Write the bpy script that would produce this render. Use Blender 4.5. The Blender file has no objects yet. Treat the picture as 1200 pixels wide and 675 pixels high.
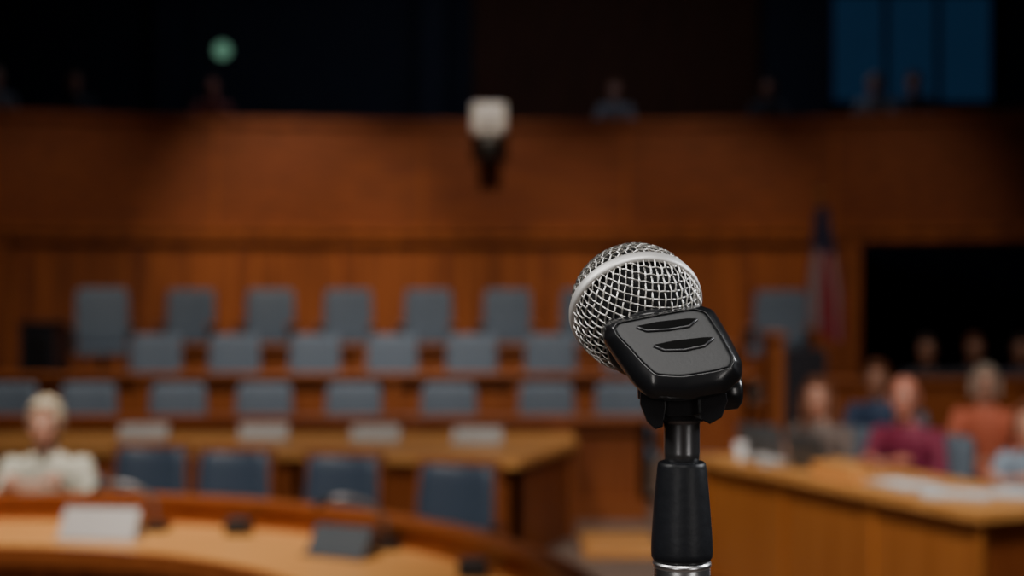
import bpy, bmesh, math, random
from mathutils import Vector, Matrix, Euler
random.seed(4)
C = bpy.context
S = C.scene
rad = math.radians

# ------------------------------------------------------------------ materials
def newmat(name):
    m = bpy.data.materials.new(name); m.use_nodes = True
    nt = m.node_tree
    return m, nt, nt.nodes['Principled BSDF']

def mat(name, col, rough=0.5, metal=0.0, var=0.12, scale=30, bump=0.0, coat=0.0, emis=None, es=0, spec=None):
    m, nt, b = newmat(name)
    tc = nt.nodes.new('ShaderNodeTexCoord')
    n = nt.nodes.new('ShaderNodeTexNoise'); n.inputs['Scale'].default_value = scale; n.inputs['Detail'].default_value = 4
    r = nt.nodes.new('ShaderNodeValToRGB')
    r.color_ramp.elements[0].position = 0.3; r.color_ramp.elements[1].position = 0.7
    r.color_ramp.elements[0].color = tuple(c*(1-var) for c in col)+(1,)
    r.color_ramp.elements[1].color = tuple(min(1, c*(1+var)) for c in col)+(1,)
    nt.links.new(tc.outputs['Object'], n.inputs['Vector'])
    nt.links.new(n.outputs['Fac'], r.inputs['Fac'])
    nt.links.new(r.outputs['Color'], b.inputs['Base Color'])
    b.inputs['Roughness'].default_value = rough
    b.inputs['Metallic'].default_value = metal
    b.inputs['Coat Weight'].default_value = coat
    if spec is not None: b.inputs['Specular IOR Level'].default_value = spec
    if emis:
        b.inputs['Emission Color'].default_value = emis+(1,); b.inputs['Emission Strength'].default_value = es
    if bump > 0:
        bp = nt.nodes.new('ShaderNodeBump'); bp.inputs['Strength'].default_value = bump; bp.inputs['Distance'].default_value = 0.002
        nt.links.new(n.outputs['Fac'], bp.inputs['Height']); nt.links.new(bp.outputs['Normal'], b.inputs['Normal'])
    return m

def wood(name, c1, c2, rough=0.42, axis='X', scale=1.0, spec=0.5):
    m, nt, b = newmat(name)
    tc = nt.nodes.new('ShaderNodeTexCoord'); mp = nt.nodes.new('ShaderNodeMapping')
    sc = {'X': (0.8, 14, 14), 'Z': (14, 14, 0.8), 'Y': (14, 0.8, 14)}[axis]
    mp.inputs['Scale'].default_value = tuple(s*scale for s in sc)
    n = nt.nodes.new('ShaderNodeTexNoise'); n.inputs['Scale'].default_value = 1.6; n.inputs['Detail'].default_value = 6; n.inputs['Distortion'].default_value = 0.6
    r = nt.nodes.new('ShaderNodeValToRGB')
    r.color_ramp.elements[0].position = 0.3; r.color_ramp.elements[1].position = 0.72
    r.color_ramp.elements[0].color = c1+(1,); r.color_ramp.elements[1].color = c2+(1,)
    nt.links.new(tc.outputs['Object'], mp.inputs['Vector']); nt.links.new(mp.outputs['Vector'], n.inputs['Vector'])
    nt.links.new(n.outputs['Fac'], r.inputs['Fac']); nt.links.new(r.outputs['Color'], b.inputs['Base Color'])
    bp = nt.nodes.new('ShaderNodeBump'); bp.inputs['Strength'].default_value = 0.1
    nt.links.new(n.outputs['Fac'], bp.inputs['Height']); nt.links.new(bp.outputs['Normal'], b.inputs['Normal'])
    b.inputs['Roughness'].default_value = rough
    b.inputs['Specular IOR Level'].default_value = spec
    return m

W_WALL = wood('wall_wood', (0.17, 0.045, 0.013), (0.38, 0.112, 0.030), 0.50, 'Z', 0.55, spec=0.3)
W_WALLD = wood('wall_wood_dark', (0.15, 0.038, 0.012), (0.27, 0.074, 0.022), 0.50, 'X', spec=0.3)
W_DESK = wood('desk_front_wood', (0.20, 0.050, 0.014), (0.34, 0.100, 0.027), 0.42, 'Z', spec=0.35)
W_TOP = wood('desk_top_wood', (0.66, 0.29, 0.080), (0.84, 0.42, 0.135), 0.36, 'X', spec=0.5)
W_RAIL = wood('rail_wood', (0.24, 0.064, 0.018), (0.37, 0.112, 0.032), 0.34, 'X', spec=0.45)
W_LIGHT = wood('side_desk_wood', (0.38, 0.120, 0.026), (0.52, 0.190, 0.046), 0.40, 'Z', spec=0.4)
F_BLUE = mat('chair_fabric_grey_blue', (0.112, 0.148, 0.195), 0.7, bump=0.2, scale=90)
F_NAVY = mat('chair_leather_navy', (0.040, 0.060, 0.095), 0.42, bump=0.15, scale=60)
M_BLK = mat('black_plastic', (0.012, 0.012, 0.014), 0.35)
M_CARPET = mat('carpet', (0.20, 0.14, 0.11), 0.95, var=0.3, scale=18, bump=0.3)
M_NAVYWALL = mat('gallery_wall_paint', (0.016, 0.020, 0.038), 0.8, scale=2)
M_BROWNWALL = wood('gallery_dark_panel', (0.07, 0.022, 0.010), (0.13, 0.042, 0.018), 0.6, 'Z', spec=0.2)
M_CEIL = mat('ceiling_paint', (0.03, 0.03, 0.04), 0.9, scale=3)
M_CHROME = mat('chrome', (0.88, 0.88, 0.89), 0.30, 1.0, var=0.04)
M_PAPER = mat('paper_white', (0.72, 0.74, 0.76), 0.7, var=0.04)
M_SILVER = mat('silver_plastic', (0.42, 0.41, 0.40), 0.45, 0.1, var=0.04)
M_SLATE = mat('tablet_slate', (0.07, 0.085, 0.10), 0.3, var=0.05)
M_WHITE = mat('camera_white', (0.70, 0.70, 0.71), 0.5)

# ------------------------------------------------------------------ mesh builder
class MB:
    def __init__(s): s.v=[]; s.f=[]; s.m=[]; s.sm=[]
    def add(s, vs, fs, mi=0, smooth=False, M=None):
        o=len(s.v)
        s.v += [tuple(M@Vector(v)) if M else tuple(v) for v in vs]
        mis = mi if isinstance(mi, list) else [mi]*len(fs)
        for f,k in zip(fs,mis):
            s.f.append(tuple(i+o for i in f)); s.m.append(k); s.sm.append(smooth)
    def box(s, c, size, mi=0, rot=(0,0,0), bev=0.0, seg=2):
        bm=bmesh.new(); bmesh.ops.create_cube(bm, size=1)
        for v in bm.verts: v.co = Vector((v.co.x*size[0], v.co.y*size[1], v.co.z*size[2]))
        if bev>0: bmesh.ops.bevel(bm, geom=bm.edges[:], offset=bev, segments=seg, affect='EDGES', profile=0.5)
        bm.verts.index_update()
        M = Matrix.Translation(c) @ Euler(rot).to_matrix().to_4x4()
        s.add([v.co.copy() for v in bm.verts], [[v.index for v in f.verts] for f in bm.faces], mi, bev>0.012, M); bm.free()
    def loft(s, rings, mi=0, smooth=True, cap=True, M=None, closed=True, mis=None):
        n=len(rings[0]); vs=[p for r in rings for p in r]; fs=[]; ml=[]
        for i in range(len(rings)-1):
            for j in range(n if closed else n-1):
                k=(j+1)%n
                fs.append((i*n+j, i*n+k, (i+1)*n+k, (i+1)*n+j)); ml.append(mis[i] if mis else mi)
        if cap:
            fs.append(tuple(reversed(range(n)))); b=(len(rings)-1)*n; fs.append(tuple(range(b,b+n)))
            ml += [mi, mis[-1] if mis else mi]
        s.add(vs, fs, ml, smooth, M)
    def cap_cone(s, p0, p1, r0, r1, mi=0, n=14, round_=True):
        p0=Vector(p0); p1=Vector(p1); d=p1-p0; L=d.length
        q=d.to_track_quat('Z','Y').to_matrix()
        prof=[]
        if round_:
            for a in (-80,-55,-30): prof.append((r0*math.cos(rad(a)), r0*math.sin(rad(a))))
        prof += [(r0,0),(r1,L)]
        if round_:
            for a in (30,55,80): prof.append((r1*math.cos(rad(a)), L+r1*math.sin(rad(a))))
        rings=[[p0+q@Vector((r*math.cos(2*math.pi*j/n), r*math.sin(2*math.pi*j/n), h)) for j in range(n)] for r,h in prof]
        s.loft(rings, mi)
    def cyl(s, p0,p1,r0,r1=None,mi=0,n=20):
        s.cap_cone(p0,p1,r0,r0 if r1 is None else r1,mi,n,False)
    def lathe(s, prof, cen, mi=0, n=48, axis='Z', cap=True):
        rings=[]
        for r,h in prof:
            ring=[]
            for j in range(n):
                a=2*math.pi*j/n
                if axis=='Z': ring.append((cen[0]+r*math.cos(a), cen[1]+r*math.sin(a), cen[2]+h))
                else: ring.append((cen[0]+h, cen[1]+r*math.cos(a), cen[2]+r*math.sin(a)))
            rings.append(ring)
        s.loft(rings, mi, cap=cap)
    def ell(s, c, r, mi=0, n=18, m=12, rot=(0,0,0)):
        R=Euler(rot).to_matrix()
        rings=[]
        for i in range(m+1):
            t=math.pi*(0.02+0.96*i/m)-math.pi/2
            rings.append([Vector(c)+R@Vector((r[0]*math.cos(t)*math.cos(2*math.pi*j/n), r[1]*math.cos(t)*math.sin(2*math.pi*j/n), r[2]*math.sin(t))) for j in range(n)])
        s.loft(rings, mi)
    def tube(s, pts, r, mi=0, n=8):
        pts=[Vector(p) for p in pts]; rings=[]
        for i,p in enumerate(pts):
            d=(pts[min(i+1,len(pts)-1)]-pts[max(i-1,0)]).normalized()
            up=Vector((0,0,1)) if abs(d.z)<0.9 else Vector((1,0,0))
            a=d.cross(up).normalized(); b=a.cross(d)
            rings.append([p+r*(a*math.cos(2*math.pi*j/n)+b*math.sin(2*math.pi*j/n)) for j in range(n)])
        s.loft(rings, mi)
    def prism(s, poly, z0, z1, mi=0, topm=None):
        n=len(poly)
        vs=[(x,y,z0) for x,y in poly]+[(x,y,z1) for x,y in poly]
        fs=[tuple(reversed(range(n))), tuple(range(n,2*n))]+[(i,(i+1)%n,n+(i+1)%n,n+i) for i in range(n)]
        s.add(vs, fs, [mi, mi if topm is None else topm]+[mi]*n)
    def arcbox(s, cx, cy, t0, t1, ri, ro, z0, z1, mi=0, n=24):
        rings=[]
        for i in range(n+1):
            t=rad(t0+(t1-t0)*i/n); sx,cyy=math.sin(t),math.cos(t)
            rings.append([(cx+ri*sx,cy+ri*cyy,z0),(cx+ro*sx,cy+ro*cyy,z0),(cx+ro*sx,cy+ro*cyy,z1),(cx+ri*sx,cy+ri*cyy,z1)])
        s.loft(rings, mi, smooth=False)
    def mesh(s, name, mats):
        me=bpy.data.meshes.new(name); me.from_pydata(s.v,[],s.f)
        for m in mats: me.materials.append(m)
        me.polygons.foreach_set('material_index', s.m); me.polygons.foreach_set('use_smooth', s.sm)
        me.update()
        bm=bmesh.new(); bm.from_mesh(me); bmesh.ops.recalc_face_normals(bm, faces=bm.faces[:]); bm.to_mesh(me); bm.free()
        return me
    def build(s, name, mats, loc=(0,0,0), rz=0, scale=1, parent=None):
        return place(s.mesh(name,mats), name, loc, rz, scale, parent)

def place(me, name, loc=(0,0,0), rz=0, scale=1, parent=None):
    o=bpy.data.objects.new(name, me); S.collection.objects.link(o)
    o.location=loc; o.rotation_euler=(0,0,rz)
    o.scale = scale if isinstance(scale,(tuple,list)) else (scale,)*3
    if parent: o.parent=parent
    return o

def empty(name, loc=(0,0,0)):
    e=bpy.data.objects.new(name,None); S.collection.objects.link(e); e.location=loc; e.empty_display_size=0.1
    return e

# ------------------------------------------------------------------ room shell
ROOMX=9.2; YB=-3.0; YF=22.0; ZC=6.8
b=MB(); b.box((0,(YB+YF)/2,-0.05),(2*ROOMX,YF-YB,0.1)); b.build('floor',[M_CARPET])
b=MB(); b.box((0,(YB+YF)/2,ZC+0.05),(2*ROOMX,YF-YB,0.1)); b.build('ceiling',[M_CEIL])
b=MB(); b.box((-ROOMX-0.1,(YB+YF)/2,ZC/2),(0.2,YF-YB,ZC)); b.build('wall_left',[W_WALLD])
b=MB(); b.box((ROOMX+0.1,(YB+YF)/2,ZC/2),(0.2,YF-YB,ZC)); b.build('wall_right',[W_WALLD])
b=MB(); b.box((0,YB-0.1,ZC/2),(2*ROOMX,0.2,ZC)); b.build('wall_rear',[W_WALLD])
b=MB(); b.box((0,YF+0.1,ZC/2),(2*ROOMX,0.2,ZC),0)
b.box((1.6,YF-0.06,5.2),(4.4,0.12,3.2),1)       # brown wood bay
b.box((4.3,YF-0.3,5.0),(1.0,0.6,3.6),0)         # dark pier
b.box((-5.2,YF-0.2,5.0),(0.5,0.4,3.6),0)
b.box((-1.2,YF-0.2,5.0),(0.4,0.4,3.6),0)
b.build('wall_gallery',[M_NAVYWALL,M_BROWNWALL])

TM=35.0
b=MB()
b.arcbox(0,1,-TM,TM,16,16.3,2.25,3.66,1,60)
for a0,a1 in ((-TM,-27.9),(-20.7,14.5),(25.5,TM)):
    b.arcbox(0,1,a0,a1,16,16.3,0,2.25,0,40)
t=-20.2
while t<14:
    b.arcbox(0,1,t,t+0.35,15.96,16.0,0,2.25,1,1); t+=4.30
t=-30
while t<31:
    b.arcbox(0,1,t,t+0.14,15.985,16.0,2.45,3.66,0,1); t+=8.7
b.build('wall_back',[W_WALL,W_WALLD])
b=MB(); b.arcbox(0,1,-TM,TM,15.90,16.0,2.28,2.44,0,60); b.arcbox(0,1,-TM,TM,15.86,16.0,2.40,2.47,0,60); b.build('trim_1',[W_WALL])
b=MB(); b.arcbox(0,1,-TM,TM,15.95,16.4,3.66,3.76,0,60); b.build('trim_2',[W_WALLD])
b=MB()
for t in (14.2,25.0,-21.2,-27.9): b.arcbox(0,1,t-0.5,t+0.45,15.9,16.32,0,2.25,0,2)
b.build('trim_3',[W_WALL])
b=MB(); b.arcbox(0,1,-TM,TM,16.3,20.6,2.88,3.03,0,40); b.build('gallery_floor',[M_CEIL])

# blue window up in the gallery
M_SCREEN=mat('blue_glass',(0.004,0.02,0.05),0.4,var=0.5,scale=1.2,emis=(0.014,0.055,0.13),es=0.22)
b=MB(); b.box((6.15,21.93,5.45),(2.5,0.06,1.7),0)
for x in (4.9,5.75,6.55,7.4): b.box((x,21.88,5.45),(0.07,0.08,1.8),1)
for z in (4.58,6.3): b.box((6.15,21.88,z),(2.6,0.08,0.08),1)
b.build('window_1',[M_SCREEN,M_BLK])

# green signal lamp on the gallery wall
M_GREEN=mat('green_lamp_glass',(0.1,0.3,0.2),0.3,emis=(0.28,0.62,0.42),es=0.33)
b=MB(); b.ell((0,-0.12,0),(0.13,0.09,0.13),0); b.cyl((0,0,0),(0,-0.1,0),0.14,0.14,1); b.build('signal_lamp',[M_GREEN,M_BLK],(-4.45,21.97,5.40))

# camera box on balustrade front
b=MB(); b.box((0,0,0.03),(0.40,0.3,0.36),0,bev=0.03); b.box((0,-0.02,-0.30),(0.24,0.22,0.3),1,bev=0.02)
b.cyl((0,-0.15,0.03),(0,-0.20,0.03),0.06,0.07,0); b.box((0,0.17,-0.1),(0.12,0.12,0.5),1)
b.build('surveillance_camera',[M_WHITE,M_BLK],(-0.27,16.68,3.70))

# ------------------------------------------------------------------ tiers
def arcpts(x0,x1,R,n=16,cy=1): return [(x0+(x1-x0)*i/n, cy+math.sqrt(R*R-(x0+(x1-x0)*i/n)**2)) for i in range(n+1)]
b=MB(); b.prism([(-5.6,12.35),(2.2,12.35),(2.2,13.8),(-5.6,13.8)],0,0.3); b.build('platform_step',[M_CARPET])
b=MB(); b.prism([(-5.6,13.8),(3.75,13.8)]+list(reversed(arcpts(-5.6,3.75,15.86))),0,0.65); b.box((-0.92,13.785,0.33),(9.3,0.03,0.62),1); b.build('platform_step',[M_CARPET,W_DESK])
b=MB(); b.box((0,0,0.045),(0.48,0.5,0.09),0,bev=0.01); b.build('wooden_step',[W_TOP],(0.70,9.45,0))

# ------------------------------------------------------------------ desks
def straight_desk(name,x0,x1,y0,y1,z0,z1,stile=1.1,m=(W_DESK,W_TOP,W_RAIL),lip=0.1):
    b=MB(); w=x1-x0
    b.box(((x0+x1)/2,y0+0.03,(z0+z1)/2),(w,0.06,z1-z0),0)
    b.box((x0+0.03,(y0+y1)/2,(z0+z1)/2),(0.06,y1-y0,z1-z0),0)
    b.box((x1-0.03,(y0+y1)/2,(z0+z1)/2),(0.06,y1-y0,z1-z0),0)
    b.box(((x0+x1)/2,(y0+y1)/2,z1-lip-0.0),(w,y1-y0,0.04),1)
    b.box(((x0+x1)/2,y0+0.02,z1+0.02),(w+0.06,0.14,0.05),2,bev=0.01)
    x=x0+0.06
    while x<x1:
        b.box((x,y0-0.012,(z0+z1)/2),(0.08,0.025,z1-z0),2); x+=stile
    b.box(((x0+x1)/2,y0-0.012,z0+0.08),(w,0.03,0.16),2)
    return b.build(name,list(m))
straight_desk('bench_desk',-6.3,1.02,10.72,11.15,0,0.745)
straight_desk('bench_desk',-5.5,2.1,12.5,12.9,0.3,0.96)
straight_desk('bench_desk',-3.72,2.2,13.95,14.35,0.65,1.16)

# big second desk with end cabinet
b=MB()
poly=[(-5.3,9.85),(-3.2,9.7),(-1.4,9.4),(0.02,8.98),(0.41,10.0),(0.41,10.60),(-5.3,10.60)]
b.prism(poly,0,0.62,0)
big=[(-5.35,9.80),(-3.2,9.65),(-1.4,9.35),(0.04,8.9),(0.46,9.98),(0.46,10.64),(-5.35,10.64)]
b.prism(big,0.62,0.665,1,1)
for i in range(4):
    (xa,ya),(xb,yb)=poly[i],poly[i+1]
    nseg=3 if i<3 else 1
    for k in range(nseg+1):
        f=k/nseg; b.box((xa+(xb-xa)*f,ya+(yb-ya)*f,0.31),(0.07,0.05,0.62),2)
b.build('chamber_desk',[W_DESK,W_TOP,W_RAIL])

# horseshoe front desk
cx,cy=-2.1,4.0
ZD=0.715
b=MB()
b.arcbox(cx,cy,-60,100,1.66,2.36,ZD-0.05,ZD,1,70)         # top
b.arcbox(cx,cy,-60,100,1.63,1.66,ZD-0.06,ZD+0.012,2,70)   # inner nosing
b.arcbox(cx,cy,-60,100,1.72,1.76,0,ZD-0.05,0,70)          # modesty panel
b.arcbox(cx,cy,-60,100,2.34,2.39,ZD-0.09,ZD+0.095,2,70)   # rear rail
b.arcbox(cx,cy,-60,100,2.31,2.42,ZD+0.095,ZD+0.118,2,70)
for t in range(-60,101,20): b.arcbox(cx,cy,t-0.6,t+0.6,1.75,2.34,0,ZD-0.05,0,1)
for t in range(-60,101,8): b.arcbox(cx,cy,t-0.8,t+0.8,1.705,1.72,0.05,ZD-0.09,2,1)
b.build('curved_desk',[W_DESK,W_TOP,W_RAIL])

# right side desk
A=Vector((1.11,8.15)); B=Vector((2.03,6.17)); d=(B-A).normalized(); nn=Vector((-d.y,d.x))
if nn.x<0: nn=-nn
b=MB()
def P(p): return (p.x,p.y)
b.prism([P(A),P(B),P(B+nn*0.04),P(A+nn*0.04)],0,0.74,0)
b.prism([P(B-d*0.04),P(B),P(B+nn*0.62),P(B+nn*0.62-d*0.04)],0,0.74,3)
b.prism([P(A),P(A+nn*0.62),P(A+nn*0.62+d*0.04),P(A+d*0.04)],0,0.74,3)
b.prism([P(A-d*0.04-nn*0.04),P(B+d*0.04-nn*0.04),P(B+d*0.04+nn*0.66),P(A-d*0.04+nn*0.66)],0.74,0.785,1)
L=(B-A).length
for k in range(4):
    p=A+d*(L*k/3); q=p-nn*0.006
    b.box((q.x,q.y,0.37),(0.012,0.05,0.74),0,rot=(0,0,math.atan2(d.y,d.x)+math.pi/2))
b.prism([P(A-nn*0.02),P(B-nn*0.02),P(B),P(A)],0,0.12,3)
b.build('side_desk',[W_LIGHT,W_TOP,W_RAIL,W_DESK])

# barrier pew at the right rear
b=MB(); b.box((4.45,11.8,0.48),(3.9,0.08,0.96),0); b.box((4.45,11.8,0.98),(3.95,0.16,0.05),1,bev=0.01)
for k in range(6): b.box((2.55+k*0.76,11.75,0.48),(0.08,0.04,0.96),1)
b.build('wooden_barrier',[W_DESK,W_RAIL])
# wings at ends of the dais
M_LECT=mat('lectern_dark',(0.02,0.02,0.028),0.5)
b=MB(); b.box((0,0,0.45),(0.36,0.5,0.9),0); b.box((0,0,0.92),(0.42,0.56,0.05),1,bev=0.01); b.box((0,-0.26,0.45),(0.26,0.03,0.7),1)
b.build('clerk_lectern',[M_LECT,M_BLK],(-4.84,14.75,0.65),0,(1,1,0.80))
b=MB(); b.box((0,0,0.6),(0.12,0.5,1.2),0); b.box((0,0,1.22),(0.17,0.56,0.05),1,bev=0.01); b.box((0.26,0,0.55),(0.38,0.46,1.1),2)
b.build('clerk_lectern',[W_WALL,W_RAIL,M_LECT],(2.42,13.2,0.0),0,(1,1,1.08))

# ------------------------------------------------------------------ chairs
def chair_mesh(name, fab, top):
    b=MB()
    b.box((0,0,0.41),(0.46,0.45,0.09),0,bev=0.03,seg=3)
    rings=[]
    for z,w,y in ((0.45,0.20,0.19),(0.50,0.225,0.20),(0.6,0.232,0.212),(0.75,0.232,0.232),(0.88,0.226,0.252),(0.95,0.215,0.262),(0.975,0.19,0.267)):
        r=[]; th=0.036 if 0.46<z<0.96 else 0.022
        N=7
        for j in range(N): x=-w+2*w*j/(N-1); r.append((x,y-th-0.035*(x/w)**2+0.0,z))
        for j in range(N): x=w-2*w*j/(N-1); r.append((x,y+th-0.035*(x/w)**2,z))
        rings.append(r)
    b.loft(rings,0)
    if top:
        rr=[]
        for j in range(9):
            x=-0.24+0.48*j/8; y=0.262-0.035*(x/0.24)**2
            rr.append([(x,y-0.035,0.972),(x,y+0.04,0.972),(x,y+0.04,0.995),(x,y-0.035,0.995)])
        b.loft(rr,1,smooth=False)
        for sx in(-1,1): b.box((sx*0.237,0.20,0.72),(0.018,0.05,0.52),1,rot=(-0.13,0,0))
    for sx in (-1,1):
        b.box((sx*0.262,0.0,0.635),(0.055,0.36,0.035),1 if not top else 2,bev=0.012)
        b.box((sx*0.262,-0.13,0.52),(0.03,0.04,0.22),2); b.box((sx*0.25,0.15,0.52),(0.03,0.04,0.24),2)
        b.box((sx*0.235,0.0,0.42),(0.06,0.34,0.03),2)
    b.cyl((0,0,0.06),(0,0,0.38),0.03,0.03,2)
    for k in range(5):
        a=2*math.pi*k/5+0.3
        b.cap_cone((0,0,0.085),(0.25*math.cos(a),0.25*math.sin(a),0.05),0.025,0.018,2,8)
        b.ell((0.25*math.cos(a),0.25*math.sin(a),0.028),(0.028,0.028,0.028),2,10,6)
    return b.mesh(name,[fab,W_RAIL,M_BLK])
ch_blue=chair_mesh('chair_blue_mesh',F_BLUE,False)
ch_navy=chair_mesh('chair_navy_mesh',F_NAVY,True)
def rnd(a): return random.uniform(-a,a)
for i in range(7): place(ch_blue,'swivel_chair',(-3.42+0.838*i,14.9,0.65),rnd(0.10),(1.10,1,1.115))
place(ch_blue,'swivel_chair',(-4.16,14.45,0.65),0.30,(1.15,1,1.13))
place(ch_blue,'swivel_chair',(2.70,14.45,0.65),-0.35,(1.20,1,1.10))
for i in range(7): place(ch_blue,'swivel_chair',(-3.37+0.745*i,13.3,0.3),rnd(0.08),(1.04,1,1.035))
for x in (-4.16,-3.49,-2.75,-2.04,-1.30,-0.53,0.28,0.92): place(ch_blue,'swivel_chair',(x,11.55,0),rnd(0.06),(0.99,1,0.985))
for x,y,r in ((-2.02,7.75,0.05),(-1.53,7.55,0.12),(-0.93,7.35,0.2),(-0.33,6.98,0.3)):
    place(ch_navy,'leather_chair',(x,y,0),-r,(0.87,0.9,0.885))

# ------------------------------------------------------------------ desk objects
def placard(w,h,m):
    b=MB()
    rr=[[(x,-0.06,0.002),(x,0.06,0.002),(x,0.035,h),(x,0.022,h)] for x in (-w/2,w/2)]
    b.loft(rr,0,smooth=False); b.box((0,0,0.005),(w+0.02,0.15,0.008),0)
    return b.mesh('placard',[m])
pl=placard(0.36,0.12,M_SILVER); pd=placard(0.26,0.11,M_SLATE)
for x,y in ((-2.64,10.2),(-1.78,10.2),(-0.97,10.1),(-0.24,9.95)): place(pl,'name_placard',(x,y,0.666),rnd(0.08),(0.95,1,0.9))
place(pl,'name_placard',(-1.70,5.88,ZD+0.001),-0.12,(0.90,1,1.0))
place(pd,'name_placard',(-0.66,5.50,ZD+0.001),-0.45,(1.0,1,1.0))
for x,y in ((-1.15,5.98),(-0.14,5.10)):
    b=MB(); b.box((0,0,0.032),(0.11,0.09,0.06),0,bev=0.008); b.box((0,-0.02,0.065),(0.08,0.04,0.01),1); b.build('conference_speaker',[M_BLK,M_SLATE],(x,y,ZD))
M_GREY=mat('gooseneck_grey',(0.25,0.25,0.25),0.35,0.6)
def goose(x,y,z,rz,s=1):
    b=MB(); b.box((0,0,0.016),(0.11,0.13,0.03),0,bev=0.006)
    pts=[(0,0,0.02)]+[(0.17-0.17*math.cos(a),0,0.07+0.13*math.sin(a)) for a in [rad(k) for k in range(0,111,10)]]
    b.tube(pts,0.009,1); e=Vector(pts[-1]); b.cap_cone(e,e+Vector((0.05,0,-0.03)),0.014,0.012,0)
    b.build('gooseneck_microphone',[M_BLK,M_GREY],(x,y,z),rz,s)
goose(-1.52,6.08,ZD+0.001,math.pi,1.0); goose(-0.50,5.66,ZD+0.001,math.pi,1.0)

# ------------------------------------------------------------------ flag
M_RED=mat('flag_red',(0.28,0.025,0.04),0.8); M_FW=mat('flag_white',(0.30,0.23,0.24),0.8); M_FB=mat('flag_blue',(0.02,0.02,0.06),0.8); M_GOLD=mat('pole_brass',(0.35,0.2,0.06),0.3,0.9)
b=MB()
b.cyl((0,0,0),(0,0,0.04),0.16,0.14,3); b.cyl((0,0,0.03),(0,0,2.05),0.014,0.014,3); b.ell((0,0,2.09),(0.03,0.03,0.05),3)
NR,NC=26,48; vs=[];fs=[];ms=[]
for i in range(NR+1):
    h=i/NR; z=1.95-1.32*h
    wd=0.05+0.11*min(1,h*1.5)
    for j in range(NC+1):
        a=2*math.pi*j/NC
        rr=wd*(1+0.28*math.sin(7*a+2*h))
        vs.append((0.03+0.04*h+rr*math.cos(a), 0.65*rr*math.sin(a), z-0.10*(math.cos(a+0.6))*h))
for i in range(NR):
    for j in range(NC):
        fs.append((i*(NC+1)+j,i*(NC+1)+j+1,(i+1)*(NC+1)+j+1,(i+1)*(NC+1)+j))
        ms.append(2 if i<9 else (1 if (j//4)%3==1 else 0))
b.add(vs,fs,ms,True)
b.build('flag_on_pole',[M_RED,M_FW,M_FB,M_GOLD],(3.24,15.0,0.65))

# ------------------------------------------------------------------ people
def remeshed(mb, voxel, it=6):
    me=bpy.data.meshes.new('tmp'); me.from_pydata(mb.v,[],mb.f)
    bm=bmesh.new(); bm.from_mesh(me); bmesh.ops.recalc_face_normals(bm, faces=bm.faces[:]); bm.to_mesh(me); bm.free()
    o=bpy.data.objects.new('tmp',me); S.collection.objects.link(o)
    r=o.modifiers.new('r','REMESH'); r.mode='VOXEL'; r.voxel_size=voxel
    s=o.modifiers.new('s','SMOOTH'); s.iterations=it; s.factor=0.5
    C.view_layer.update()
    ev=o.evaluated_get(C.evaluated_depsgraph_get()); m=ev.to_mesh()
    vs=[v.co.copy() for v in m.vertices]; fs=[tuple(p.vertices) for p in m.polygons]
    ev.to_mesh_clear(); bpy.data.objects.remove(o); bpy.data.meshes.remove(me)
    return vs,fs
def segd(p,a,bb):
    ab=bb-a; t=max(0,min(1,(p-a).dot(ab)/ab.length_squared)); return (p-(a+ab*t)).length
_m={}
def cm(name,col,rough=0.7):
    if name not in _m: _m[name]=mat(name,col,rough,scale=25,var=0.1)
    return _m[name]
EYEW=mat('eye_white',(0.6,0.6,0.58),0.3); EYED=mat('eye_dark',(0.03,0.02,0.015),0.2); LIP=mat('lips',(0.38,0.13,0.10),0.5)
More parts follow.
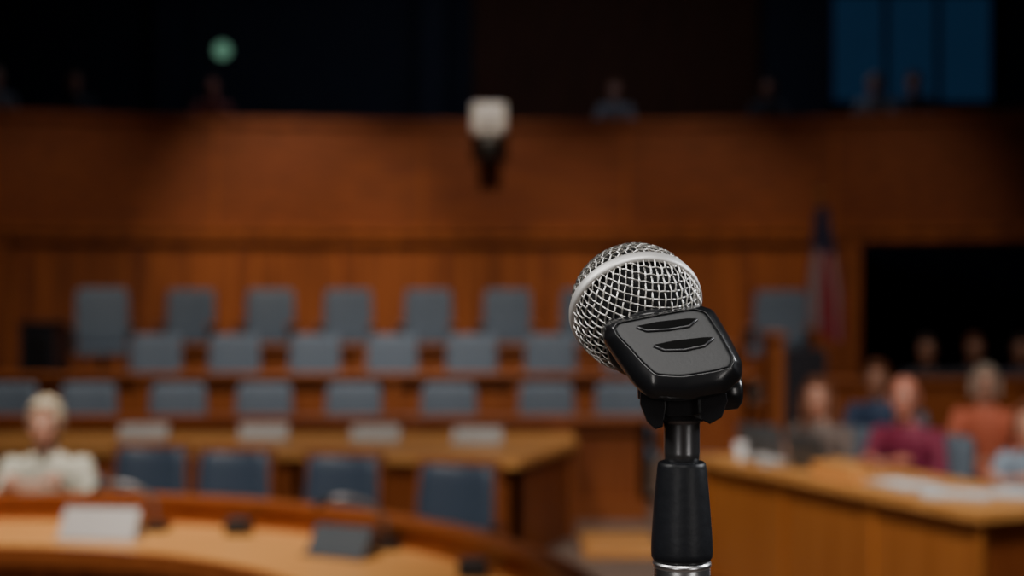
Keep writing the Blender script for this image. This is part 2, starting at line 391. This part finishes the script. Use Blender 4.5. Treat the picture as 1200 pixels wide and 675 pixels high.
def person(loc, rz, shirt, pants, skin, hairc, hair='short', scale=0.95, lean=0.10, desk=0.80, yaw=0.0, width=1.0, wy=-0.40, fine=True, glasses=False, pitch=0.0, hs=1.0):
    # local frame: faces -Y, sits on a 0.45 m seat
    B=MB(); w=width
    def yy(z): return -lean*(z-0.5)/0.5
    rings=[]
    for z,hw,hd in ((0.475,0.13,0.10),(0.50,0.165,0.125),(0.58,0.165,0.125),(0.70,0.145*w,0.108*w),(0.84,0.165*w,0.118*w),(0.93,0.178*w,0.112),(0.99,0.165*w,0.095),(1.03,0.11*w,0.075),(1.06,0.062,0.06),(1.09,0.055,0.055)):
        rings.append([(hw*math.cos(2*math.pi*j/24), yy(z)+hd*math.sin(2*math.pi*j/24), z) for j in range(24)])
    B.loft(rings)
    bones=[(Vector((0,yy(.5),.5)),Vector((0,yy(1.0),1.0)),0.14,0)]
    hands=[]
    for s in (-1,1):
        sh=Vector((s*0.175*w,yy(0.99),0.985)); el=Vector((s*0.245*w,yy(0.8)-0.13,0.745)); wr=Vector((s*0.11,wy,desk+0.035))
        B.cap_cone(sh,el,0.056,0.043); B.cap_cone(el,wr,0.043,0.028)
        bones += [(sh,el,0.05,0),(el,el.lerp(wr,0.82),0.035,0),(el.lerp(wr,0.95),wr+(wr-el)*0.2,0.03,2)]
        hp=Vector((s*0.09,0,0.545)); kn=Vector((s*0.13,-0.43,0.53)); an=Vector((s*0.13,-0.40,0.11)); toe=Vector((s*0.14,-0.53,0.045))
        B.cap_cone(hp,kn,0.082,0.060); B.cap_cone(kn,an,0.058,0.040); B.cap_cone(an+Vector((0,0.03,-0.06)),toe,0.045,0.036)
        bones += [(hp,kn,0.07,1),(kn,an,0.05,1),(an+Vector((0,0.03,-0.05)),toe,0.05,3)]
        hands.append((s,el,wr))
    vs,fs=remeshed(B,0.016,8)
    ms=[]
    for f in fs:
        c=sum((vs[i] for i in f),Vector())/len(f)
        ms.append(min(bones,key=lambda q: segd(c,q[0],q[1])-q[2])[3] if c.z<1.052 else 2)
    out=MB(); out.add(vs,fs,ms,True)
    for s,el,wr in hands:
        H=MB()
        H.ell((0,0.048,0),(0.040,0.052,0.017),0,14,8); H.cap_cone((0,-0.02,0.0),(0,0.03,0),0.026,0.030)
        for k,(x,Lf,sp) in enumerate(((-0.030,0.072,-0.10),(-0.010,0.082,-0.02),(0.011,0.076,0.05),(0.030,0.060,0.14))):
            p=Vector((x,0.082,0.002)); r0=0.0092
            for q,(f,dz) in enumerate(((0.42,0.002),(0.33,-0.010),(0.25,-0.012))):
                p2=p+Vector((sp*Lf*f,Lf*f,dz)); H.cap_cone(p,p2,r0,r0-0.0008,0,10); p=p2; r0-=0.0008
        H.cap_cone((-0.025,0.015,-0.002),(-0.054,0.045,-0.008),0.013,0.011,0,10); H.cap_cone((-0.054,0.045,-0.008),(-0.060,0.080,-0.014),0.011,0.009,0,10)
        hv,hf=remeshed(H,0.0045 if fine else 0.007,3)
        dr=(wr-el); ang=math.atan2(dr.y,dr.x)-math.pi/2
        M=Matrix.Translation(wr+Vector((0,0,-0.008)))@Matrix.Rotation(ang,4,'Z')
        if s<0: M=M@Matrix.Diagonal((-1,1,1,1))
        out.add(hv,hf,2,True,M)
    HM=Matrix.Translation((0,yy(1.1)-0.02,1.195+0.1*(hs-1)))@Matrix.Rotation(yaw,4,'Z')@Matrix.Rotation(pitch,4,'X')@Matrix.Scale(0.96*hs,4)
    D=MB()
    D.ell((0,0.012,0.03),(0.077,0.095,0.093)); D.ell((0,-0.022,-0.04),(0.060,0.068,0.080)); D.ell((0,-0.070,-0.097),(0.024,0.022,0.020))
    D.cap_cone((0,-0.084,0.012),(0,-0.106,-0.026),0.010,0.015,0,10)
    D.cap_cone((-0.036,-0.070,0.030),(0.036,-0.070,0.030),0.014,0.014,0,10)
    for s in(-1,1): D.ell((s*0.079,0.012,-0.006),(0.012,0.022,0.033)); D.ell((s*0.038,-0.060,-0.028),(0.022,0.02,0.02))
    D.cap_cone((-0.018,-0.082,-0.060),(0.018,-0.082,-0.060),0.010,0.010,0,10)
    D.cap_cone((0,0.02,-0.05),(0,0.028,-0.17),0.056,0.058)
    hv,hf=remeshed(D,0.0065 if fine else 0.010,3); out.add(hv,hf,2,True,HM)
    F=MB()
    for s in(-1,1):
        F.ell((s*0.031,-0.074,0.008),(0.014,0.012,0.010),5,12,8); F.ell((s*0.031,-0.084,0.008),(0.006,0.004,0.006),6,10,6)
        F.cap_cone((s*0.018,-0.088,0.030),(s*0.045,-0.078,0.032),0.004,0.003,4,8)
    F.cap_cone((-0.019,-0.089,-0.060),(0.019,-0.089,-0.060),0.0055,0.0055,7,8)
    if glasses:
        for s in(-1,1):
            F.tube([(s*0.031+0.022*math.cos(rad(a)),-0.098,0.008+0.016*math.sin(rad(a))) for a in range(0,361,30)],0.002,6,6)
            F.tube([(s*0.053,-0.098,0.01),(s*0.08,0.0,0.005)],0.002,6,6)
    out.add(F.v,F.f,F.m,True,HM)
    G=MB()
    if hair=='bald':
        for s in (-1,1): G.ell((s*0.062,0.035,0.0),(0.024,0.05,0.042))
        G.ell((0,0.075,-0.005),(0.06,0.04,0.05))
    else:
        G.ell((0,0.026,0.046),(0.085,0.100,0.092)); G.ell((0,-0.045,0.098),(0.062,0.045,0.028))
        for s in(-1,1): G.ell((s*0.066,0.02,0.02),(0.022,0.05,0.05))
        G.ell((0,0.07,-0.03),(0.065,0.045,0.06))
    if hair=='long':
        for s in(-1,1):
            G.cap_cone((s*0.072,0.01,0.04),(s*0.090,0.0,-0.07),0.030,0.034); G.cap_cone((s*0.090,0.0,-0.07),(s*0.085,-0.02,-0.18),0.034,0.022)
        G.cap_cone((0,0.07,0.0),(0,0.085,-0.17),0.07,0.06)
    if hair=='bob':
        for s in(-1,1): G.cap_cone((s*0.070,0.012,0.04),(s*0.082,0.005,-0.06),0.030,0.026)
        G.cap_cone((0,0.06,0.0),(0,0.06,-0.07),0.06,0.055)
    hv,hf=remeshed(G,0.009,4); out.add(hv,hf,4,True,HM)
    cr=[]
    for z,r in ((1.045,0.068),(1.075,0.062),(1.075,0.056),(1.045,0.058)):
        cr.append([(r*1.05*math.cos(2*math.pi*j/20), yy(1.06)+r*math.sin(2*math.pi*j/20), z-0.018*max(0,-math.sin(2*math.pi*j/20))) for j in range(20)])
    out.loft(cr,0,cap=False)
    return out.build('seated_person',[shirt,pants,skin,M_BLK,hairc,EYEW,EYED,LIP],loc,rz,scale)

SK=cm('skin_fair',(0.52,0.26,0.18),0.5); SK2=cm('skin_ruddy',(0.50,0.20,0.14),0.5); SK3=cm('skin_tan',(0.34,0.15,0.09),0.5)
H_BL=cm('hair_blond_grey',(0.56,0.49,0.36)); H_BR=cm('hair_brown',(0.12,0.04,0.016)); H_GR=cm('hair_grey',(0.34,0.28,0.23)); H_DK=cm('hair_dark',(0.025,0.015,0.012))
DKP=cm('trousers_dark',(0.03,0.03,0.04))
person((-2.235,6.90,0),0.10,cm('shirt_cream',(0.55,0.54,0.45)),DKP,SK,H_BL,'short',scale=0.915,lean=0.10,desk=0.845/0.915,wy=-0.42,width=1.05,hs=1.10)
place(ch_navy,'leather_chair',(-2.235,6.97,0),0.10,(0.88,0.9,0.84))
right=[
 ((1.89,8.42),-0.75,cm('top_grey_brown',(0.15,0.12,0.11)),SK,H_BR,'long',0.925,0.5,False),
 ((2.27,7.98),-0.70,cm('shirt_maroon',(0.20,0.016,0.055)),SK2,H_GR,'bald',0.95,0.35,False),
 ((2.70,7.22),-0.80,cm('shirt_pale_blue',(0.26,0.34,0.44)),SK,H_BR,'bob',0.89,0.2,False),
 ((3.10,9.25),-0.45,cm('top_coral',(0.60,0.15,0.08)),SK,H_GR,'bob',0.945,0.2,True),
 ((2.50,9.55),-0.55,cm('suit_blue',(0.03,0.055,0.12)),SK3,H_BR,'short',0.955,0.2,False)]
for (x,y),rz,sh,sk,hc,ht,sc,yw,gl in right:
    person((x,y,0),rz,sh,DKP,sk,hc,ht,scale=sc,lean=0.12,desk=(0.80/sc if y<9 else 0.68),wy=-0.40 if y<9 else -0.34,yaw=yw,glasses=gl,hs=1.06)
    place(ch_blue,'swivel_chair',(x-math.sin(rz)*0.05,y+math.cos(rz)*0.05,0),rz,(0.98,0.98,0.93))
for x,y,rz,sh,hc in ((3.72,12.75,-0.3,cm('suit_black',(0.02,0.02,0.03)),H_DK),(4.16,12.85,-0.2,cm('suit_black',(0.02,0.02,0.03)),H_BR),(4.54,12.70,-0.3,cm('suit_charcoal',(0.04,0.04,0.06)),H_DK)):
    person((x,y,0),rz,sh,DKP,SK3,hc,'short',scale=1.0,desk=0.66,wy=-0.33,fine=False,hs=1.08)
    place(ch_blue,'swivel_chair',(x,y+0.05,0),rz,(0.95,0.98,0.93))
for x,sh,hc,sk in ((-6.15,cm('top_grey',(0.2,0.2,0.22)),H_GR,SK),(-5.3,cm('suit_black',(0,0,0)),H_DK,SK3),(-3.72,cm('top_red',(0.20,0.04,0.03)),H_DK,SK2),(1.30,cm('top_grey',(0,0,0)),H_BR,SK),(3.2,cm('suit_black',(0,0,0)),H_DK,SK3),(4.45,cm('top_grey',(0,0,0)),H_GR,SK),(4.9,cm('suit_charcoal',(0,0,0)),H_BR,SK)):
    y=1+math.sqrt(17.05**2-x*x)
    rz=math.asin(-x/17.05)
    person((x,y,3.03),rz,sh,DKP,sk,hc,'short',scale=1.0,desk=0.66,wy=-0.33,fine=False,hs=1.08)
    place(ch_navy,'gallery_chair',(x-math.sin(rz)*0.04,y+math.cos(rz)*0.05,3.03),rz,(0.95,0.98,0.93))

# papers/laptops on side desk
def on_side(t,u): p=A+d*(L*t)+nn*u; return p.x,p.y
ang=math.atan2(d.y,d.x)+math.pi
def laptop(t,u,rz=0):
    b=MB(); b.box((0,0,0.01),(0.28,0.20,0.016),0,bev=0.004); b.box((0,-0.12,0.10),(0.28,0.012,0.18),0,rot=(0.25,0,0),bev=0.004); b.box((0,-0.113,0.10),(0.25,0.004,0.15),1,rot=(0.25,0,0))
    x,y=on_side(t,u); b.build('laptop',[M_SLATE,M_BLK],(x,y,0.786),rz)
laptop(0.06,0.36,-0.7); laptop(0.34,0.26,-1.0)
def papers(t,u,rz,n=4,w=0.22):
    b=MB()
    for k in range(n): b.box((rnd(0.02),rnd(0.02),0.002+0.004*k),(w,0.3,0.003),0,rot=(0,0,rnd(0.25)))
    x,y=on_side(t,u); b.build('paper_stack',[M_PAPER],(x,y,0.786),rz)
papers(0.19,0.14,0.3,8,0.12); papers(0.66,0.22,0.5); papers(0.82,0.22,1.2); papers(0.9,0.50,0.9,5)
b=MB(); b.lathe([(0.028,0),(0.034,0.09),(0.031,0.09),(0.026,0.006)],(0,0,0),0,24,cap=False); b.cyl((0,0,0.0),(0,0,0.006),0.028,0.027,0)
x,y=on_side(0.08,0.12); b.build('paper_cup',[M_PAPER],(x,y,0.786))
b=MB(); b.box((0,0,0.035),(0.34,0.12,0.07),0,bev=0.01); x,y=on_side(0.49,0.12); b.build('wooden_box',[W_TOP],(x,y,0.786),ang)

# ------------------------------------------------------------------ hero microphone
k=0.55/1667.0
def ML(u,v,y):                          # profile drawing units -> metres at depth y
    s=y/1667.0
    return Vector(((u-600)*s, y, 1.75-(v-337.5)*s))
M_WIRE=mat('grille_wire',(0.66,0.64,0.61),0.34,1.0,var=0.2,scale=400)
M_RING=mat('grille_ring_nickel',(0.90,0.88,0.85),0.55,0.85,var=0.03,scale=200)
M_FOAM=mat('foam_black',(0.008,0.008,0.009),0.95,scale=500,bump=0.5)
M_CLIP=mat('clip_gloss_black',(0.010,0.0105,0.012),0.27,0.0,var=0.1,scale=60,coat=0.25)
M_SLOTSHADE=mat('clip_slot_shade_black',(0.001,0.001,0.001),0.7,spec=0.1)  # near-black colour paints the shade inside the slots
M_CLIPP=mat('clip_panel_black',(0.016,0.017,0.019),0.44,0.0,var=0.1,scale=900,bump=0.05,spec=0.4)
M_LIP_HILITE=mat('clip_lip_highlight',(0.05,0.05,0.055),0.3)  # lighter colour paints the highlight along the slot edges
M_RUB=mat('grip_rubber',(0.010,0.011,0.014),0.45,scale=300,bump=0.08,spec=0.3)
M_STEEL=mat('stand_dark_chrome',(0.22,0.22,0.23),0.30,0.9,var=0.05)

mic=empty('microphone')
bc=ML(745,361,0.55); R=77*k
zax=Vector((-0.17,0.76,0.62)).normalized()
xax=Vector((1,0,0)); xax=(xax-zax*xax.dot(zax)).normalized(); yax=zax.cross(xax)
Q=Matrix((xax,yax,zax)).transposed()@Matrix.Rotation(rad(12),3,'Z')
cu=bpy.data.curves.new('grille','CURVE'); cu.dimensions='3D'; cu.bevel_depth=0.00038; cu.bevel_resolution=1
NL=25; RM=math.sqrt(2); step=2*RM/NL
def lam(a,bb,sgn):
    r2=a*a+bb*bb
    f=math.sqrt(max(0,1-r2/4)); return Vector((a*f,bb*f,sgn*(1-r2/2)))
for sgn in (1,-1):
    for fam in (0,1):
        for i in range(NL):
            a=-RM+step*(i+0.5); lim=math.sqrt(max(0,RM*RM-a*a))
            if lim<0.1: continue
            n=max(8,int(2*lim/step*4)); pts=[]
            for j in range(n+1):
                t=-lim+2*lim*j/n
                ph=math.pi*(t+RM)/step
                w=math.sin(ph)*(1 if i%2 else -1)*(1 if fam else -1)
                q=lam(a,t,sgn) if fam==0 else lam(t,a,sgn)
                pts.append(bc+Q@(q*(R-0.0006+0.00034*w)))
            sp=cu.splines.new('POLY'); sp.points.add(len(pts)-1)
            for p,q in zip(sp.points,pts): p.co=(q.x,q.y,q.z,1)
cu.materials.append(M_WIRE)
g=bpy.data.objects.new('grille',cu); S.collection.objects.link(g); g.parent=mic
Q4=Matrix.Translation(bc)@Q.to_4x4()
def partQ(b,name,m):
    o=b.build(name,[m],parent=mic); o.matrix_local=Q4; return o
b=MB(); b.ell((0,0,0),(R*0.90,)*3,0,48,32); partQ(b,'foam',M_FOAM)
b=MB(); hw=7.0*k
b.lathe([(R*0.96,-hw),(R*0.995,-hw*1.0),(R*1.022,-hw*0.85),(R*1.030,-hw*0.4),(R*1.031,hw*0.4),(R*1.022,hw*0.85),(R*0.995,hw),(R*0.96,hw)],(0,0,0),0,96,cap=False)
partQ(b,'band',M_RING)
b=MB(); b.lathe([(R*0.60,-R*0.74),(R*0.64,-R*0.80),(R*0.62,-R*0.90),(R*0.50,-R*1.02),(R*0.36,-R*1.12),(R*0.30,-R*1.14)],(0,0,0),0,48)
partQ(b,'handle',M_CLIP)

stand=empty('microphone_stand')
O=[(714,373),(760,366),(818,357),(836,363),(853,391),(870,424),(870,444),(849,463),(800,472),(762,470),(741,450),(721,422),(706,400),(706,381)]
F=[(722,378),(762,370),(814,361),(828,365),(846,392),(862,421),(858,431),(838,436),(800,442),(768,440),(751,424),(736,407),(722,393),(718,384)]
def dens(p):
    out=[]
    for i in range(len(p)):
        a,b_=p[i],p[(i+1)%len(p)]; out += [a,((a[0]*2+b_[0])/3,(a[1]*2+b_[1])/3),((a[0]+b_[0]*2)/3,(a[1]+b_[1]*2)/3)]
    return out
O=dens(O); F=dens(F)
def lay(pts,y,sc=1.0,tilt=0.55,c=(788,407)):
    return [ML(c[0]+(u-c[0])*sc, c[1]+(v-c[1])*sc, y+tilt*(415-(c[1]+(v-c[1])*sc))*k) for u,v in pts]
mix=lambda t:[(a[0]+(b_[0]-a[0])*t,a[1]+(b_[1]-a[1])*t) for a,b_ in zip(O,F)]
b=MB()
rg=[lay(O,0.548,0.62),lay(O,0.546,0.78),lay(O,0.538,0.93),lay(O,0.528,1.0),lay(O,0.519,1.0),lay(mix(0.45),0.5135),lay(mix(0.9),0.5112),lay(F,0.5108,0.99),lay(F,0.5109,0.975),lay(F,0.5118,0.965),lay(F,0.5118,0.955),lay(F,0.5112,0.948),lay(F,0.5111,0.91),lay(F,0.5111,0.5),lay(F,0.5111,0.1)]
b.loft(rg,0,mis=[0]*10+[1]*5)
o=b.build('clip_shell',[M_CLIP,M_CLIPP],parent=stand)
sm=o.modifiers.new('s','SUBSURF'); sm.levels=2; sm.render_levels=2
def slot(pts,lip):
    b=MB()
    b.loft([lay(pts,0.5120),lay(pts,0.51065)],0,smooth=False); b.build('slot_shade_slab',[M_SLOTSHADE],parent=stand)  # dark slab on the panel, painted shade in place of a cut recess
    b=MB(); b.tube([ML(u,v,0.51065+0.55*(415-v)*k) for u,v in lip],0.00045,0,8); b.build('slot_lip_highlight',[M_LIP_HILITE],parent=stand)  # thin lighter lip, colour stands in for the edge highlight
slot([(746,382),(770,377),(806,373),(816,373),(808,380),(784,384),(758,386)],[(746,383),(758,387.5),(784,386),(808,382),(817,374)])
slot([(766,404),(790,399),(826,395),(835,395),(826,403),(802,408),(779,409)],[(766,405),(779,410.5),(802,410),(826,405),(836,396)])
def slab(pts,y0,y1,name='yoke',m=M_CLIP,c=(800,475)):
    b=MB(); b.loft([lay(pts,y1,0.94,0,c),lay(pts,y1-0.001,1,0,c),lay(pts,y0+0.001,1,0,c),lay(pts,y0,0.95,0,c)],0,smooth=False)
    return b.build(name,[m],parent=stand)
slab([(757,440),(846,436),(852,462),(838,478),(826,484),(812,488),(782,488),(768,480),(758,462)],0.520,0.548,c=(800,462))
slab([(750,448),(778,452),(780,478),(777,500),(768,503),(758,494),(750,474)],0.517,0.542,c=(765,475))
slab([(820,450),(848,445),(853,470),(846,489),(832,497),(822,492)],0.516,0.544,c=(835,470))
slab([(776,470),(824,466),(824,494),(776,494)],0.524,0.552,name='hinge_block',c=(800,482))
b=MB(); c0=ML(845,458,0.532)
b.lathe([(0.001,0.0085),(0.0050,0.0085),(0.0068,0.0070),(0.0072,0.003),(0.0070,0.0),(0.0045,-0.002),(0.003,-0.03)],(c0.x-0.001,c0.y,c0.z),0,32,axis='X')
b.build('hinge_knob',[M_CLIP],parent=stand)
ax=(799-600)*0.538/1667; ay=0.538; kk=0.538/1667
def zz(v): return 1.75-(v-337.5)*kk
b=MB(); b.lathe([(r*kk,zz(v)) for v,r in ((478,19),(486,24),(491,24.5),(493,22),(497,21),(530,21),(545,20))],(ax,ay,0),0,48); b.build('adapter',[M_STEEL],parent=stand)
b=MB(); b.lathe([(r*kk,zz(v)) for v,r in ((540,20),(540.5,25),(542,27.5),(546,28.5),(570,31),(600,33.5),(630,35.5),(645,36),(652,35.5),(656,33),(657,28))],(ax,ay,0),0,64); b.build('grip',[M_RUB],parent=stand)
pr=[(652,28),(657,30),(658,34),(662,34.5),(664,33)]
for q in range(6): pr += [(665+q*3,31.5),(666.5+q*3,33.5)]
pr += [(690,33),(692,24),(700,24)]
b=MB(); b.lathe([(r*kk,zz(v)) for v,r in pr],(ax,ay,0),0,64); b.cyl((ax,ay,0.03),(ax,ay,zz(698)),0.0078,0.0078,0,32); b.build('collar_and_pole',[M_CHROME],parent=stand)
b=MB(); b.lathe([(0.02,0.0),(0.13,0.0),(0.13,0.012),(0.12,0.02),(0.03,0.03),(0.016,0.05),(0.012,0.06)],(ax,ay,0),0,64); b.build('round_base',[M_BLK],parent=stand)

# ------------------------------------------------------------------ lights
def area(name,loc,tgt,size,power,col,sy=None):
    l=bpy.data.lights.new(name,'AREA'); l.energy=power; l.color=col; l.size=size
    if sy: l.shape='RECTANGLE'; l.size_y=sy
    o=bpy.data.objects.new(name,l); S.collection.objects.link(o); o.location=loc
    o.rotation_euler=(Vector(tgt)-Vector(loc)).to_track_quat('-Z','Y').to_euler()
def spot(name,loc,tgt,power,col,ang,blend=0.9,r=0.2):
    l=bpy.data.lights.new(name,'SPOT'); l.energy=power; l.color=col; l.spot_size=rad(ang); l.spot_blend=blend; l.shadow_soft_size=r
    o=bpy.data.objects.new(name,l); S.collection.objects.link(o); o.location=loc
    o.rotation_euler=(Vector(tgt)-Vector(loc)).to_track_quat('-Z','Y').to_euler()
WARM=(1,0.78,0.54); NEU=(1,0.90,0.80)
spot('chamber_light',(-2.8,9.8,6.5),(-2.7,13.3,0.9),950,NEU,66,1.0,0.5)
spot('chamber_light',(0.6,9.8,6.5),(0.4,13.3,0.9),950,NEU,66,1.0,0.5)
spot('desk_light',(-1.6,5.6,6.2),(-1.6,9.3,0.6),640,NEU,66,1.0,0.4)
spot('desk_light',(-1.9,4.4,5.0),(-1.8,5.9,0.7),1050,NEU,62,1.0,0.4)
spot('desk_light',(0.9,4.0,5.2),(2.1,7.6,0.7),1150,NEU,58,1.0,0.4)
spot('side_seating_fill',(3.4,8.6,6.3),(3.9,12.6,1.0),380,NEU,60,1.0,0.4)  # added fill to brighten the people seated at the right rear
for x,p,tz in ((-4.9,330,1.9),(-2.5,1000,2.2),(-0.3,560,2.1),(1.9,520,2.0),(4.1,330,1.9)):
    yw=1+math.sqrt(256-x*x)
    spot('wall_wash_light',(x*0.95,yw-4.6,6.4),(x,yw,tz),p,WARM,39,1.0)
spot('camera_box_fill',(-0.27,12.0,6.2),(-0.27,16.6,3.72),170,(1,0.97,0.95),6,0.6,0.05)  # added narrow spot, only brightens the white camera box
area('gallery_fill',(0,17.0,6.7),(0,18.6,3.0),9,55,(0.70,0.80,1.0),0.8)  # added cool fill so the gallery faces receive some light
area('mic_highlight_fill',(0.02,-0.35,3.05),(0.05,0.55,1.74),0.9,20,(1,0.97,0.93))  # three added soft lights near the mic: panel sheen and edge highlights
area('mic_highlight_fill',(-0.75,0.45,2.45),(0.05,0.55,1.74),0.3,7,(1,0.97,0.93))
area('mic_highlight_fill',(0.75,0.75,2.05),(0.06,0.55,1.70),0.25,4,(0.95,0.97,1.0))
area('mic_rear_fill',(-1.1,-1.6,1.9),(0.06,0.55,1.6),0.5,8,(1,0.95,0.9),1.0)  # added pair behind the camera, reflected in the chrome and grille
area('mic_rear_fill',(1.3,-1.0,1.8),(0.06,0.55,1.6),0.4,6,(1,0.95,0.9),1.0)
w=bpy.data.worlds.new('world'); S.world=w; w.use_nodes=True
w.node_tree.nodes['Background'].inputs[0].default_value=(0.02,0.025,0.04,1); w.node_tree.nodes['Background'].inputs[1].default_value=0.5

# ------------------------------------------------------------------ camera
cd=bpy.data.cameras.new('camera'); co=bpy.data.objects.new('camera',cd); S.collection.objects.link(co)
co.location=(0,0,1.75); co.rotation_euler=(rad(90),0,0)
cd.lens=50; cd.sensor_width=36; cd.clip_start=0.05
cd.dof.use_dof=True; cd.dof.focus_distance=0.525; cd.dof.aperture_fstop=7.0
S.camera=co
